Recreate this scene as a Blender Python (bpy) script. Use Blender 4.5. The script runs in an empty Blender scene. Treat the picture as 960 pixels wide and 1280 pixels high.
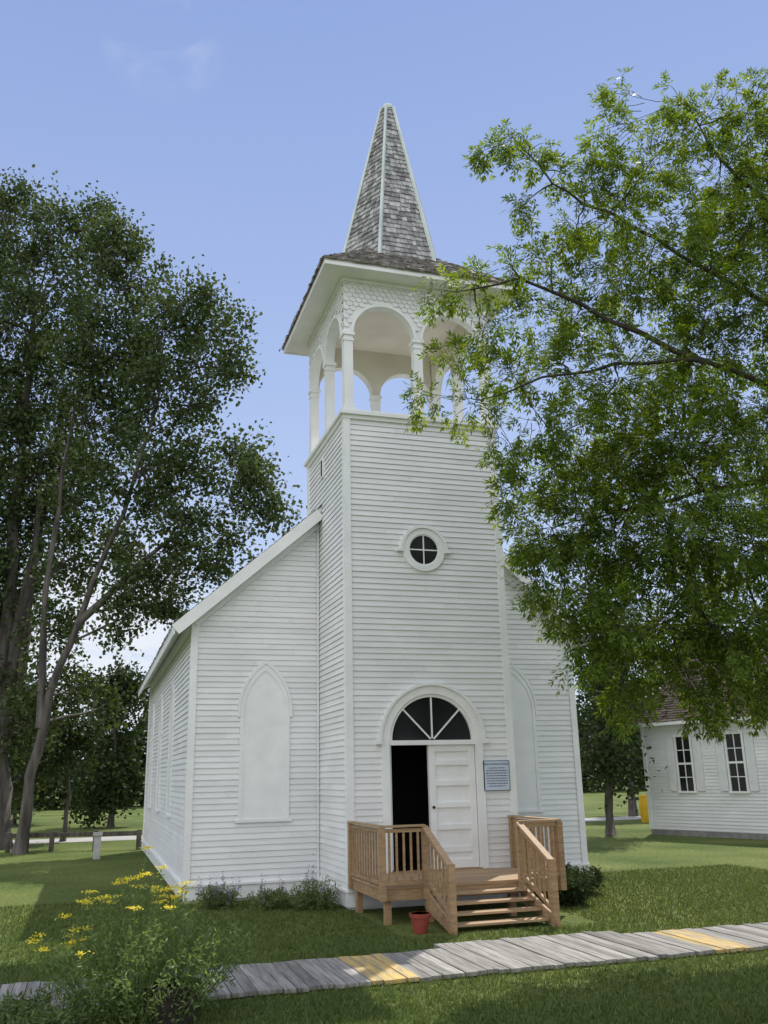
import bpy, math, random
import numpy as np
from mathutils import Vector, Matrix
random.seed(7); rng=np.random.default_rng(7)
col=bpy.context.scene.collection
PI=math.pi
# ------------------------------------------------------------------ camera maths
FP=1140.;RA=math.radians(1.25);TH=math.atan(328/FP);PS=math.radians(17.5)
CAM=Vector((-3.885,-14.5,1.975))
Fv=Vector((math.sin(PS),math.cos(PS),0));Rv=Vector((math.cos(PS),-math.sin(PS),0))
def at(px,py,h):
    u=px-480;v=py-640
    u2=u*math.cos(RA)-v*math.sin(RA);v2=u*math.sin(RA)+v*math.cos(RA)
    hf=FP*math.cos(TH)+v2*math.sin(TH);up=FP*math.sin(TH)-v2*math.cos(TH)
    k=h/hf
    return CAM+Fv*h+Rv*(u2*k)+Vector((0,0,up*k))
def gnd(px,h):
    p=at(px,1000,h); return Vector((p.x,p.y,0))
# ------------------------------------------------------------------ materials
def new_mat(name):
    m=bpy.data.materials.new(name); m.use_nodes=True
    nt=m.node_tree; b=nt.nodes['Principled BSDF']; return m,nt,b
def mat(name,c1,c2=None,rough=.6,scale=(4,4,4),detail=4,bump=0,bscale=None,island=0,spec=.3,metal=0,lo=.35,hi=.65):
    m,nt,b=new_mat(name); N=nt.nodes;L=nt.links
    b.inputs['Roughness'].default_value=rough; b.inputs['Metallic'].default_value=metal
    b.inputs['Specular IOR Level'].default_value=spec
    if c2 is None: c2=tuple(x*.85 for x in c1)
    tc=N.new('ShaderNodeTexCoord');mp=N.new('ShaderNodeMapping');mp.inputs['Scale'].default_value=scale
    L.new(tc.outputs['Object'],mp.inputs['Vector'])
    no=N.new('ShaderNodeTexNoise');no.inputs['Scale'].default_value=1;no.inputs['Detail'].default_value=detail
    L.new(mp.outputs[0],no.inputs['Vector'])
    cr=N.new('ShaderNodeValToRGB');cr.color_ramp.elements[0].position=lo;cr.color_ramp.elements[1].position=hi
    cr.color_ramp.elements[0].color=(*c1,1);cr.color_ramp.elements[1].color=(*c2,1)
    L.new(no.outputs['Fac'],cr.inputs[0]); out=cr.outputs[0]
    if island:
        g=N.new('ShaderNodeNewGeometry');mr=N.new('ShaderNodeMapRange')
        mr.inputs['To Min'].default_value=1-island;mr.inputs['To Max'].default_value=1+island
        L.new(g.outputs['Random Per Island'],mr.inputs[0])
        mx=N.new('ShaderNodeVectorMath');mx.operation='SCALE';L.new(out,mx.inputs[0]);L.new(mr.outputs[0],mx.inputs['Scale']);out=mx.outputs[0]
    L.new(out,b.inputs['Base Color'])
    if bump:
        bp=N.new('ShaderNodeBump');bp.inputs['Strength'].default_value=bump;bp.inputs['Distance'].default_value=.01
        if bscale:
            n2=N.new('ShaderNodeTexNoise');n2.inputs['Scale'].default_value=bscale;n2.inputs['Detail'].default_value=3
            L.new(tc.outputs['Object'],n2.inputs['Vector']);L.new(n2.outputs['Fac'],bp.inputs['Height'])
        else: L.new(no.outputs['Fac'],bp.inputs['Height'])
        L.new(bp.outputs[0],b.inputs['Normal'])
    return m
def leaf_mat(name,ca,cb,trans=.35,tcol=None,rough=.5,spec=.3):
    m=bpy.data.materials.new(name);m.use_nodes=True;nt=m.node_tree;N=nt.nodes;L=nt.links
    b=N['Principled BSDF'];o=N['Material Output'];b.inputs['Roughness'].default_value=rough;b.inputs['Specular IOR Level'].default_value=spec
    g=N.new('ShaderNodeNewGeometry');cr=N.new('ShaderNodeValToRGB')
    cr.color_ramp.elements[0].color=(*ca,1);cr.color_ramp.elements[1].color=(*cb,1)
    L.new(g.outputs['Random Per Island'],cr.inputs[0]);L.new(cr.outputs[0],b.inputs['Base Color'])
    t=N.new('ShaderNodeBsdfTranslucent')
    mx=N.new('ShaderNodeVectorMath');mx.operation='MULTIPLY';L.new(cr.outputs[0],mx.inputs[0]);mx.inputs[1].default_value=tcol or (2.2,2.0,.8)
    L.new(mx.outputs[0],t.inputs['Color'])
    s=N.new('ShaderNodeMixShader');s.inputs[0].default_value=trans
    L.new(b.outputs[0],s.inputs[1]);L.new(t.outputs[0],s.inputs[2]);L.new(s.outputs[0],o.inputs['Surface'])
    return m
M={}
M['paint']=mat('white_siding_paint',(.80,.80,.795),(.73,.735,.73),.5,(1.2,1.2,3),5,.12,60,.04)
M['trim']=mat('white_trim_paint',(.84,.84,.83),(.77,.775,.765),.45,(3,3,3),4,.1,40,.02)
M['panel']=mat('flat_white_panel',(.80,.80,.79),(.75,.75,.745),.5,(2,2,1),4,.08,30)
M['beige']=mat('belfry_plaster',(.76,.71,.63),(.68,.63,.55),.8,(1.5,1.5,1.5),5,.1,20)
M['shingle']=mat('weathered_shingle',(.25,.245,.24),(.40,.39,.38),.85,(9,9,3),5,.5,50,.45)
M['roofsh']=mat('low_roof_shingle',(.22,.20,.185),(.35,.325,.30),.85,(7,7,7),5,.5,50,.4)
M['hip']=mat('pale_hip_board',(.60,.65,.63),(.48,.53,.51),.6,(6,6,2))
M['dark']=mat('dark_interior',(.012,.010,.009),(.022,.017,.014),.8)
M['glass']=mat('dark_window_glass',(.012,.013,.015),(.02,.02,.022),.12,(2,2,2),2,spec=.25)
M['wood']=mat('new_deck_wood',(.40,.265,.145),(.28,.18,.095),.65,(6,6,30),5,.2,60,.18)
M['woodh']=mat('deck_board_wood',(.42,.29,.17),(.32,.215,.125),.65,(3,30,20),5,.2,60,.14)
M['board']=mat('weathered_boardwalk',(.30,.285,.26),(.165,.155,.14),.85,(28,2.2,8),6,.4,40,.30)
M['yboard']=mat('worn_yellow_paint',(.52,.36,.12),(.28,.235,.16),.8,(22,3,8),6,.3,40,.12)
M['bark']=mat('grey_bark',(.13,.115,.10),(.06,.05,.04),.9,(8,8,2),5,.8,14)
M['palebark']=mat('pale_cottonwood_bark',(.14,.125,.11),(.055,.048,.04),.9,(6,6,1.0),6,1.0,10)
M['twig']=mat('dark_twig',(.06,.05,.04),(.035,.03,.025),.9)
M['road']=mat('gravel_road',(.42,.40,.37),(.34,.33,.31),.9,(.5,.5,.5),5)
M['terra']=mat('red_plastic_pot',(.30,.065,.045),(.23,.05,.035),.5,(5,5,5))
M['plaque']=mat('pale_plaque',(.55,.62,.72),(.50,.57,.68),.4,(3,3,3))
M['ink']=mat('dark_lettering',(.03,.04,.08),(.03,.04,.08),.5)
M['shutter']=mat('white_shutter',(.76,.77,.77),(.70,.71,.71),.6)
M['barrel']=mat('dark_barrel_wood',(.05,.04,.035),(.025,.02,.018),.8,(4,4,20),4,.3)
M['yellow']=mat('yellow_plastic',(.75,.45,.02),(.65,.38,.02),.5)
M['knob']=mat('dark_brass',(.05,.045,.04),(.04,.035,.03),.4,metal=.6)
M['stone']=mat('grey_foundation',(.30,.29,.27),(.20,.195,.18),.9,(6,6,6),5,.4)
M['pale']=mat('pale_concrete',(.5,.49,.46),(.4,.39,.37),.9,(6,6,6),5,.4)
M['grass']=leaf_mat('grass_blades',(.058,.092,.022),(.135,.175,.048),.32,(1.4,1.3,.7))
M['cot']=leaf_mat('cottonwood_leaf',(.034,.056,.020),(.095,.125,.052),.25,(1.8,1.8,.7),.6,.15)
M['ash']=leaf_mat('ash_leaf',(.046,.084,.018),(.15,.215,.038),.5,(2.1,1.9,.6),.55,.2)
M['bgl']=leaf_mat('dark_background_leaf',(.024,.042,.014),(.06,.085,.03),.2,(1.6,1.6,.7),.6,.15)
M['tansy']=leaf_mat('feathery_leaf',(.09,.14,.045),(.21,.28,.09),.4,(1.5,1.4,.8))
M['bedl']=leaf_mat('bed_leaf',(.09,.13,.045),(.17,.22,.08),.35,(1.4,1.4,.8))
M['tansyf']=leaf_mat('yellow_floret',(.82,.66,.03),(.92,.80,.10),.3,(1,1,.5))
M['purple']=leaf_mat('purple_floret',(.18,.14,.34),(.30,.24,.48),.3,(1,1,1))
def ground_mat():
    m,nt,b=new_mat('mown_lawn');N=nt.nodes;L=nt.links
    b.inputs['Roughness'].default_value=.9;b.inputs['Specular IOR Level'].default_value=.1
    tc=N.new('ShaderNodeTexCoord')
    def noise(s,d=5):
        n=N.new('ShaderNodeTexNoise');n.inputs['Scale'].default_value=s;n.inputs['Detail'].default_value=d;L.new(tc.outputs['Object'],n.inputs['Vector']);return n
    n1=noise(.35);n2=noise(14,8);n3=noise(90,3)
    r1=N.new('ShaderNodeValToRGB');r1.color_ramp.elements[0].color=(.070,.104,.025,1);r1.color_ramp.elements[1].color=(.15,.175,.052,1)
    r1.color_ramp.elements[0].position=.35;r1.color_ramp.elements[1].position=.68;L.new(n1.outputs['Fac'],r1.inputs[0])
    r2=N.new('ShaderNodeMapRange');r2.inputs['From Min'].default_value=.3;r2.inputs['From Max'].default_value=.7;r2.inputs['To Min'].default_value=.55;r2.inputs['To Max'].default_value=1.4;L.new(n2.outputs['Fac'],r2.inputs[0])
    v=N.new('ShaderNodeVectorMath');v.operation='SCALE';L.new(r1.outputs[0],v.inputs[0]);L.new(r2.outputs[0],v.inputs['Scale']);L.new(v.outputs[0],b.inputs['Base Color'])
    bp=N.new('ShaderNodeBump');bp.inputs['Strength'].default_value=.6;bp.inputs['Distance'].default_value=.02;L.new(n3.outputs['Fac'],bp.inputs['Height']);L.new(bp.outputs[0],b.inputs['Normal'])
    return m
M['ground']=ground_mat()
# ------------------------------------------------------------------ mesh helpers
def org(o):
    v=Vector((0,0,0))
    while o: v+=o.location; o=o.parent
    return v
class MB:
    def __init__(s): s.v=[];s.f=[]
    def add(s,vs,fs):
        b=len(s.v);s.v+=[tuple(x) for x in vs];s.f+=[tuple(b+i for i in f) for f in fs];return s
    def box(s,x0,x1,y0,y1,z0,z1):
        return s.add([(x0,y0,z0),(x1,y0,z0),(x1,y1,z0),(x0,y1,z0),(x0,y0,z1),(x1,y0,z1),(x1,y1,z1),(x0,y1,z1)],
          [(0,3,2,1),(4,5,6,7),(0,1,5,4),(1,2,6,5),(2,3,7,6),(3,0,4,7)])
    def mbox(s,Mp,a0,a1,o0,o1,z0,z1):
        P=[(a0,o0,z0),(a1,o0,z0),(a1,o1,z0),(a0,o1,z0),(a0,o0,z1),(a1,o0,z1),(a1,o1,z1),(a0,o1,z1)]
        return s.add([Mp(*p) for p in P],[(0,3,2,1),(4,5,6,7),(0,1,5,4),(1,2,6,5),(2,3,7,6),(3,0,4,7)])
    def bar(s,p,q,w,h,up=(0,0,1)):
        p=Vector(p);q=Vector(q);d=(q-p).normalized();sd=d.cross(Vector(up))
        if sd.length<1e-4: sd=Vector((1,0,0))
        sd.normalize();u=sd.cross(d).normalized()
        P=[]
        for c in (p,q):
            for a,b in ((-1,-1),(1,-1),(1,1),(-1,1)): P.append(c+sd*(a*w/2)+u*(b*h/2))
        return s.add(P,[(0,1,2,3),(7,6,5,4),(0,4,5,1),(1,5,6,2),(2,6,7,3),(3,7,4,0)])
    def tube(s,pts,rad,n=6):
        pts=[Vector(p) for p in pts];b=len(s.v);up=Vector((.13,.31,1)).normalized()
        for i,p in enumerate(pts):
            d=(pts[min(i+1,len(pts)-1)]-pts[max(i-1,0)])
            if d.length<1e-6:d=Vector((0,0,1))
            d.normalize();a=d.cross(up if abs(d.dot(up))<.95 else Vector((1,0,0))).normalized();c=d.cross(a)
            for k in range(n):
                t=2*PI*k/n;s.v.append(tuple(p+(a*math.cos(t)+c*math.sin(t))*rad[i]))
        for i in range(len(pts)-1):
            for k in range(n):
                k2=(k+1)%n;s.f.append((b+i*n+k,b+i*n+k2,b+(i+1)*n+k2,b+(i+1)*n+k))
        s.f.append(tuple(b+k for k in range(n)));s.f.append(tuple(b+(len(pts)-1)*n+k for k in range(n)))
        return s
    def prism(s,Mp,poly,o0,o1):
        k=len(poly)
        return s.add([Mp(a,o0,z) for a,z in poly]+[Mp(a,o1,z) for a,z in poly],[tuple(range(k)),tuple(range(2*k-1,k-1,-1))]+[(i,(i+1)%k,k+(i+1)%k,k+i) for i in range(k)])
    def band(s,Mp,pin,pout,o0,o1,closed=False):
        k=len(pin);V=[];
        for o in (o0,o1):
            V+=[Mp(a,o,z) for a,z in pin]+[Mp(a,o,z) for a,z in pout]
        f=[];m=k if closed else k-1
        for i in range(m):
            j=(i+1)%k
            f+=[(i,j,k+j,k+i),(2*k+i,2*k+j,3*k+j,3*k+i),(i,j,2*k+j,2*k+i),(k+i,k+j,3*k+j,3*k+i)]
        if not closed: f+=[(0,k,3*k,2*k),(k-1,2*k-1,4*k-1,3*k-1)]
        return s.add(V,f)
    def build(s,name,m,parent=None,loc=None,smooth=False,label=None):
        me=bpy.data.meshes.new(name)
        o0=org(parent) if parent else Vector(loc or (0,0,0))
        me.from_pydata([(v[0]-o0.x,v[1]-o0.y,v[2]-o0.z) for v in s.v],[],s.f);me.update()
        if smooth: me.polygons.foreach_set('use_smooth',[True]*len(me.polygons))
        me.materials.append(m)
        o=bpy.data.objects.new(name,me);col.objects.link(o)
        if parent:o.parent=parent
        else:o.location=o0
        if label:o['label']=label
        return o
def tag(o,label=None,cat=None,group=None,kind=None):
    if label:o['label']=label
    if cat:o['category']=cat
    if group:o['group']=group
    if kind:o['kind']=kind
    return o
def thing(name,loc,label,cat,group=None):
    o=bpy.data.objects.new(name,None);o.empty_display_size=.3;col.objects.link(o);o.location=loc;return tag(o,label,cat,group)
def quads(name,V,m,parent=None,loc=(0,0,0)):
    n,k,_=V.shape;me=bpy.data.meshes.new(name)
    o0=org(parent) if parent else Vector(loc)
    V=V-np.array(o0)[None,None,:]
    me.vertices.add(n*k);me.vertices.foreach_set('co',V.astype(np.float32).ravel())
    me.loops.add(n*k);me.loops.foreach_set('vertex_index',np.arange(n*k,dtype=np.int32))
    me.polygons.add(n);me.polygons.foreach_set('loop_start',np.arange(0,n*k,k,dtype=np.int32))
    me.update(calc_edges=True);me.validate()
    me.materials.append(m);o=bpy.data.objects.new(name,me);col.objects.link(o)
    if parent:o.parent=parent
    else:o.location=o0
    return o
def unit(a): return a/np.maximum(np.linalg.norm(a,axis=-1,keepdims=True),1e-9)
def leafquads(P,L,W,upb=.5,jit=.35,axis=None):
    n=len(P);nr=unit(rng.normal(size=(n,3))+np.array([0,0,upb]))
    a=rng.normal(size=(n,3)) if axis is None else axis
    a=unit(a-(a*nr).sum(1,keepdims=True)*nr);b=np.cross(nr,a)
    l=L*(1+jit*rng.uniform(-1,1,(n,1)))/2;w=W*(1+jit*rng.uniform(-1,1,(n,1)))/2
    return np.stack([P-a*l,P-a*l*.1+b*w,P+a*l,P-a*l*.1-b*w],1)
# ------------------------------------------------------------------ church
W=2.84;DN=1.95;NX0=-2.3;NX1=W+2.3;NB=14.5;EZ=4.75;SL=.875;CX=W/2
church=thing('church',(CX,0,0),'tall narrow white clapboard country church with open belfry tower and grey shingled spire','church')
mF=lambda u,o,z:(u,-o,z)
mNF=lambda u,o,z:(u,DN-o,z)
mTL=lambda u,o,z:(-o,u,z)
mTR=lambda u,o,z:(W+o,u,z)
mTB=lambda u,o,z:(u,W+o,z)
mNL=lambda u,o,z:(NX0-o,u,z)
mNR=lambda u,o,z:(NX1+o,u,z)
mNBk=lambda u,o,z:(u,NB+o,z)
EXPO=.098
def siding(mb,Mp,z0,z1,iv):
    z=z0
    while z<z1-.01:
        zt=min(z+EXPO,z1);ot=.004;ob=.021+random.uniform(-.0025,.0025)
        for (a0,a1,b0,b1) in iv(z,zt):
            if a1-a0<.01: continue
            cuts=[0,1]
            if a1-a0>1.6: cuts=[0,random.uniform(.2,.8),1]
            for q in range(len(cuts)-1):
                c0,c1=cuts[q],cuts[q+1];g=.0015
                A0=a0+(a1-a0)*c0+g;A1=a0+(a1-a0)*c1-g;B0=b0+(b1-b0)*c0+g;B1=b0+(b1-b0)*c1-g
                mb.add([Mp(A0,ob,z),Mp(A1,ob,z),Mp(B1,ot,zt),Mp(B0,ot,zt),Mp(A0,-.004,z+.007),Mp(A1,-.004,z+.007)],[(0,1,2,3),(0,4,5,1)])
        z=zt
def full(a,b): return lambda z,t:[(a,b,a,b)]
DX0,DX1,DZ0,DZ1,AR=.68,2.18,.5,2.50,.75;DC=(DX0+DX1)/2
def tower_front(z,t):
    m=(z+t)/2
    if m<DZ0-.02: return [(0,W,0,W)]
    if m<DZ1: return [(0,DX0-.03,0,DX0-.03),(DX1+.03,W,DX1+.03,W)]
    d=m-DZ1
    if d<AR+.06:
        h=math.sqrt(max(0,(AR+.06)**2-d*d));return [(0,DC-h,0,DC-h),(DC+h,W,DC+h,W)]
    return [(0,W,0,W)]
mb=MB()
siding(mb,mF,.28,8.08,tower_front);siding(mb,mTL,.28,8.08,full(0,W));siding(mb,mTR,.28,8.08,full(0,W));siding(mb,mTB,5,8.08,full(0,W))
mb.build('tower_wall',M['paint'],church)
mb=MB()
for x0,x1,y0,y1,z0,z1 in ((0.0,.03,.03,W,0,8.05),(W-.03,W,.03,W,0,8.05),(0.03,W-.03,W-.03,W,0,8.05),(.03,DX0-.04,.004,.03,0,8.05),(DX1+.04,W-.03,.004,.03,0,8.05),(DX0-.04,DX1+.04,.004,.03,0,.45),(DX0-.04,DX1+.04,.004,.03,3.26,8.05)):
    mb.box(x0,x1,y0+.002,y1-.002,z0,z1)
mb.build('tower_core',M['panel'],church)
def nave_lr(z):
    k=max(0,(z-EZ)/SL);return NX0+k,NX1-k
def nv_left(z,t):
    a=nave_lr(z)[0];b=nave_lr(t)[0];return [(a,0,b,0)] if b<0 else []
def nv_right(z,t):
    a=nave_lr(z)[1];b=nave_lr(t)[1];return [(W,a,W,b)] if b>W else []
mb=MB();siding(mb,mNF,.28,6.75,nv_left);siding(mb,mNF,.28,6.75,nv_right)
siding(mb,mNL,.28,EZ,full(DN,NB));siding(mb,mNR,.28,EZ,full(DN,NB))
def nv_all(z,t):
    a=nave_lr(z);b=nave_lr(t);return [(a[0],a[1],b[0],b[1])]
siding(mb,mNBk,.28,7.9,nv_all)
mb.build('nave_wall',M['paint'],church)
mb=MB();gp=[(NX0+.01,0),(NX1-.01,0),(NX1-.01,EZ),(CX,EZ+(CX-NX0)*SL-.02),(NX0+.01,EZ)]
mb.prism(mNBk,gp,-.05,-.002)
mb.prism(mNF,[(NX0+.01,0),(0,0),(0,6.7),(NX0+.01,EZ)],-.05,-.006);mb.prism(mNF,[(NX1-.01,0),(W,0),(W,6.7),(NX1-.01,EZ)],-.05,-.006)
mb.mbox(mNL,DN+.05,NB-.05,-.05,-.006,0,EZ);mb.mbox(mNR,DN+.05,NB-.05,-.05,-.006,0,EZ)
mb.build('nave_core',M['panel'],church)
def cb(x0,x1,y0,y1,z0,z1): MB().box(x0,x1,y0,y1,z0,z1).build('corner_board',M['trim'],church)
e=.038
cb(-e,.085,-e,.085,.29,8.05);cb(W-.085,W+e,-e,.085,.29,8.05);cb(-e,.085,W-.085,W+e,6.5,8.05);cb(W-.085,W+e,W-.085,W+e,6.5,8.05)
cb(NX0-e,NX0+.085,DN-e,DN+.085,.29,EZ+.02);cb(NX1-.085,NX1+e,DN-e,DN+.085,.29,EZ+.02);cb(NX0-e,NX0+.085,NB-.085,NB+e,.29,EZ);cb(NX1-.085,NX1+e,NB-.085,NB+e,.29,EZ)
cb(-.058,-.026,DN-.058,DN-.026,.29,6.7);cb(W+.026,W+.058,DN-.058,DN-.026,.29,6.7)
def skirt(Mp,a,b):
    mb=MB();mb.mbox(Mp,a,b,.0,.045,.045,.255);mb.mbox(Mp,a-.0,b+.0,.0,.075,.255,.288);mb.build('skirt_board',M['trim'],church)
skirt(mF,-.045,W+.045);skirt(mTL,.001,DN-.046);skirt(mTR,.001,DN-.046)
skirt(mNF,NX0-.045,-.08);skirt(mNF,W+.08,NX1+.045);skirt(mNL,DN+.001,NB);skirt(mNR,DN+.001,NB)
mb=MB();mb.box(.02,W-.02,.035,DN+.2,-.05,.1);mb.box(NX0+.02,NX1-.02,DN+.06,NB-.02,-.05,.1);mb.build('foundation',M['stone'],church)
def shingles(mb,P0,P1,P2,P3,expo,w,c,th=.02):
    P0,P1,P2,P3=[Vector(p) for p in (P0,P1,P2,P3)]
    n=(P1-P0).cross(P3-P0).normalized()
    if n.dot((P0+P1+P2+P3)/4-Vector(c))<0:n=-n
    Ln=((P3+P2)/2-(P0+P1)/2).length;rows=max(1,round(Ln/expo))
    for r in range(rows):
        t0=r/rows;t1=min(1,(r+1.15)/rows)
        A=P0.lerp(P3,t0);B=P1.lerp(P2,t0);A2=P0.lerp(P3,t1);B2=P1.lerp(P2,t1)
        L=(B-A).length;s=-random.random()*w
        while s<L:
            ww=w*random.uniform(.6,1.3);s0=max(0,s);s1=min(L,s+ww)-.008;s+=ww
            if s1-s0<.01:continue
            f0,f1=s0/max(L,1e-6),s1/max(L,1e-6)
            dn=(A-A2)*random.uniform(-.06,.16)
            tt=th*random.uniform(.7,1.5)
            a=A.lerp(B,f0);b=A.lerp(B,f1);a2=A2.lerp(B2,f0);b2=A2.lerp(B2,f1)
            mb.add([a+dn+n*tt,b+dn+n*tt,b2+n*.002,a2+n*.002,a+dn,b+dn],[(0,1,2,3),(0,4,5,1)])
RZ=EZ+.05
def rz(x): return RZ+(x-NX0)*SL if x<=CX else RZ+(NX1-x)*SL
ov=.34;y0r=DN-.26;y1r=NB+.26
xl=NX0-ov;xr=NX1+ov;rt=.09
roof=MB()
for a,b in ((xl,CX),(xr,CX)):
    P=[(a,y0r,RZ-ov*SL),(b,y0r,rz(CX)),(b,y1r,rz(CX)),(a,y1r,RZ-ov*SL)]
    up=Vector((0,0,rt));roof.add([Vector(p) for p in P]+[Vector(p)+up for p in P],[(0,1,2,3),(7,6,5,4),(0,4,5,1),(1,5,6,2),(2,6,7,3),(3,7,4,0)])
ro=roof.build('nave_roof',M['trim'],church)
mb=MB()
for a in (xl,xr):
    s=-.03 if a==xl else .03
    shingles(mb,(a+s,y0r-.03,RZ-ov*SL+rt-.02),(a+s,y1r+.03,RZ-ov*SL+rt-.02),(CX,y1r+.03,rz(CX)+rt+.008),(CX,y0r-.03,rz(CX)+rt+.008),.14,.16,(CX,5,3))
mb.build('roof_shingles',M['roofsh'],ro)
for a in (xl,xr):
    q=(CX-a)
    p0=Vector((a,y0r-.02,RZ-ov*SL-.03));p1=Vector((CX-q*.36,y0r-.02,RZ-ov*SL-.03+abs(q)*.64*SL))
    MB().bar(p0,p1,.035,.20,(0,0,1)).build('rake_board',M['trim'],church)
    b0=Vector((NX0 if a==xl else NX1,DN-.045,RZ-.16));b1=Vector((0-.04 if a==xl else W+.04,DN-.045,RZ-.16+2.26*SL));MB().bar(b0,b1,.05,.17).build('frieze_board',M['trim'],church)
for bx_ in ((xl-.022,xl-.001,y0r,y1r,RZ-ov*SL-.10,RZ-ov*SL+rt-.02),(xr+.001,xr+.022,y0r,y1r,RZ-ov*SL-.10,RZ-ov*SL+rt-.02),(NX0-.055,NX0-.004,DN+.1,NB-.1,EZ-.22,EZ-.01),(NX1+.004,NX1+.055,DN+.1,NB-.1,EZ-.22,EZ-.01)):
    MB().box(*bx_).build('fascia',M['trim'],church)
def lancet(cx,hw,z0,zs,ap,n=14):
    h=ap-zs;Rr=(hw*hw+h*h)/(2*hw);P=[(cx-hw,z0),(cx-hw,zs)]
    a1=math.atan2(h,Rr-hw)
    for i in range(1,n+1):
        t=a1*i/n;P.append((cx-hw+Rr-Rr*math.cos(t),zs+Rr*math.sin(t)))
    Q=[(2*cx-x,z) for x,z in P[:-1]][::-1]
    return P+Q
def blind(Mp,cx,hw=.44,z0=1.28,zs=3.10,ap=3.93):
    po=lancet(cx,hw,z0,zs,ap);pi=lancet(cx,hw-.065,z0,zs,ap-.12)
    f=MB().band(Mp,pi,po,.004,.042).build('blind_window',M['trim'],church)
    MB().prism(Mp,pi,.006,.029).build('boarded_panel',M['trim'],f)
    MB().mbox(Mp,cx-hw-.05,cx+hw+.05,.004,.06,z0-.045,z0-.001).build('sill',M['trim'],f)
    mb=MB()
    pk=lancet(cx,hw+.045,zs-.10,zs,ap+.078);pq=lancet(cx,hw+.002,zs-.10,zs,ap+.003)
    mb.band(Mp,pq,pk,.004,.052);mb.build('hood_mould',M['trim'],f)
blind(mNF,-1.0);blind(mNF,W+1.0)
for y in (5.7,9.0,12.2): blind(mNL,y);blind(mNR,y)
def arc(cx,cz,r,a0,a1,n): return [(cx+r*math.cos(a0+(a1-a0)*i/n),cz+r*math.sin(a0+(a1-a0)*i/n)) for i in range(n+1)]
def ring(cx,cz,r,n=40): return arc(cx,cz,r,0,2*PI*(n-1)/n,n-1)
rx,rzc=1.38,5.70
rwf=MB().band(mF,ring(rx,rzc,.275),ring(rx,rzc,.38),.004,.06,True).build('round_window',M['trim'],church)
MB().band(mF,ring(rx,rzc,.255),ring(rx,rzc,.276),.004,.045,True).build('inner_sash',M['trim'],rwf)
MB().prism(mF,ring(rx,rzc,.26),.004,.028).build('pane',M['glass'],rwf)
mb=MB();mb.mbox(mF,rx-.010,rx+.010,.028,.040,rzc-.258,rzc+.258);mb.mbox(mF,rx-.258,rx+.258,.0285,.0395,rzc-.010,rzc+.010);mb.build('muntin',M['trim'],rwf)
mb=MB();mb.band(mF,arc(rx,rzc,.382,0,PI,24),arc(rx,rzc,.435,0,PI,24),.004,.085)
mb.mbox(mF,rx-.49,rx-.382,.004,.085,rzc-.045,rzc-.0);mb.mbox(mF,rx+.382,rx+.49,.004,.085,rzc-.045,rzc-.0);mb.build('hood_mould',M['trim'],rwf)
fr=MB()
fr.mbox(mF,DX0-.13,DX0,-.03,.05,.5,DZ1);fr.mbox(mF,DX1,DX1+.13,-.03,.05,.5,DZ1)
fr.band(mF,arc(DC,DZ1,AR-.005,0,PI,36),arc(DC,DZ1,AR+.13,0,PI,36),-.02,.05)
fr.mbox(mF,DX0+.001,DX1-.001,-.06,.035,DZ1-.075,DZ1+.0)
fro=fr.build('door_frame',M['trim'],church)
mb=MB();mb.band(mF,arc(DC,DZ1,AR+.131,0,PI,36),arc(DC,DZ1,AR+.175,0,PI,36),.004,.085)
mb.mbox(mF,DX0-.225,DX0-.131,.004,.085,DZ1-.06,DZ1-.0);mb.mbox(mF,DX1+.131,DX1+.225,.004,.085,DZ1-.06,DZ1-.0)
mb.build('hood_mould',M['trim'],fro)
tw=MB().band(mF,arc(DC,DZ1,AR-.055,0,PI,36),arc(DC,DZ1,AR-.006,0,PI,36),-.05,.02).build('transom_window',M['trim'],church)
MB().prism(mF,arc(DC,DZ1,AR-.02,0,PI,36),-.04,-.03).build('pane',M['glass'],tw)
for t in (45,90,135):
    c=math.cos(math.radians(t));s_=math.sin(math.radians(t));MB().bar(mF(DC+.04*c,.0,DZ1+.03*s_),mF(DC+(AR-.05)*c,.0,DZ1+(AR-.05)*s_),.024,.024,(0,1,0)).build('muntin',M['trim'],tw)
lx0,lx1=1.36,DX1-.01
door=MB()
door.mbox(mF,lx0,lx1,-.085,-.045,.52,DZ1-.08)
dO=door.build('door',M['trim'],church,label='closed white panelled door leaf')
mb=MB()
rails=[.52,.80,1.14,1.48,1.82,2.14,DZ1-.08]
mb.mbox(mF,lx0,lx0+.11,-.045,-.012,.52,DZ1-.08);mb.mbox(mF,lx1-.11,lx1,-.045,-.012,.52,DZ1-.08)
for i,z in enumerate(rails):
    a,b=(z,z+.13) if i==0 else ((z-.1,z) if i==len(rails)-1 else (z-.04,z+.04))
    mb.mbox(mF,lx0+.111,lx1-.111,-.045,-.0125,a,b)
mb.build('door_rails',M['trim'],dO)
mb=MB();mb.tube([mF(lx0+.055,-.012,1.45),mF(lx0+.055,.02,1.45),mF(lx0+.055,.022,1.45),mF(lx0+.055,.045,1.45)],[.012,.012,.027,.018],10);mb.build('handle',M['knob'],dO)
d2=MB();d2.box(DX0+.02,DX0+.065,.08,.78,.52,DZ1-.08);d2.build('door',M['trim'],church,label='open door leaf swung inward')
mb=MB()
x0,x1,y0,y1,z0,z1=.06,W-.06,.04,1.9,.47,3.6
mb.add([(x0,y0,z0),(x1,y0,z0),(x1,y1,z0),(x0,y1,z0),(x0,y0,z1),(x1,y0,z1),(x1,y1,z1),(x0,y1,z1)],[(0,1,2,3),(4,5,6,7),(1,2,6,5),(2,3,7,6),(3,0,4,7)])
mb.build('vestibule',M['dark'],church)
MB().box(DX0-.02,DX1+.02,-.06,.06,.455,.515).build('threshold',M['wood'],church)
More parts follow.
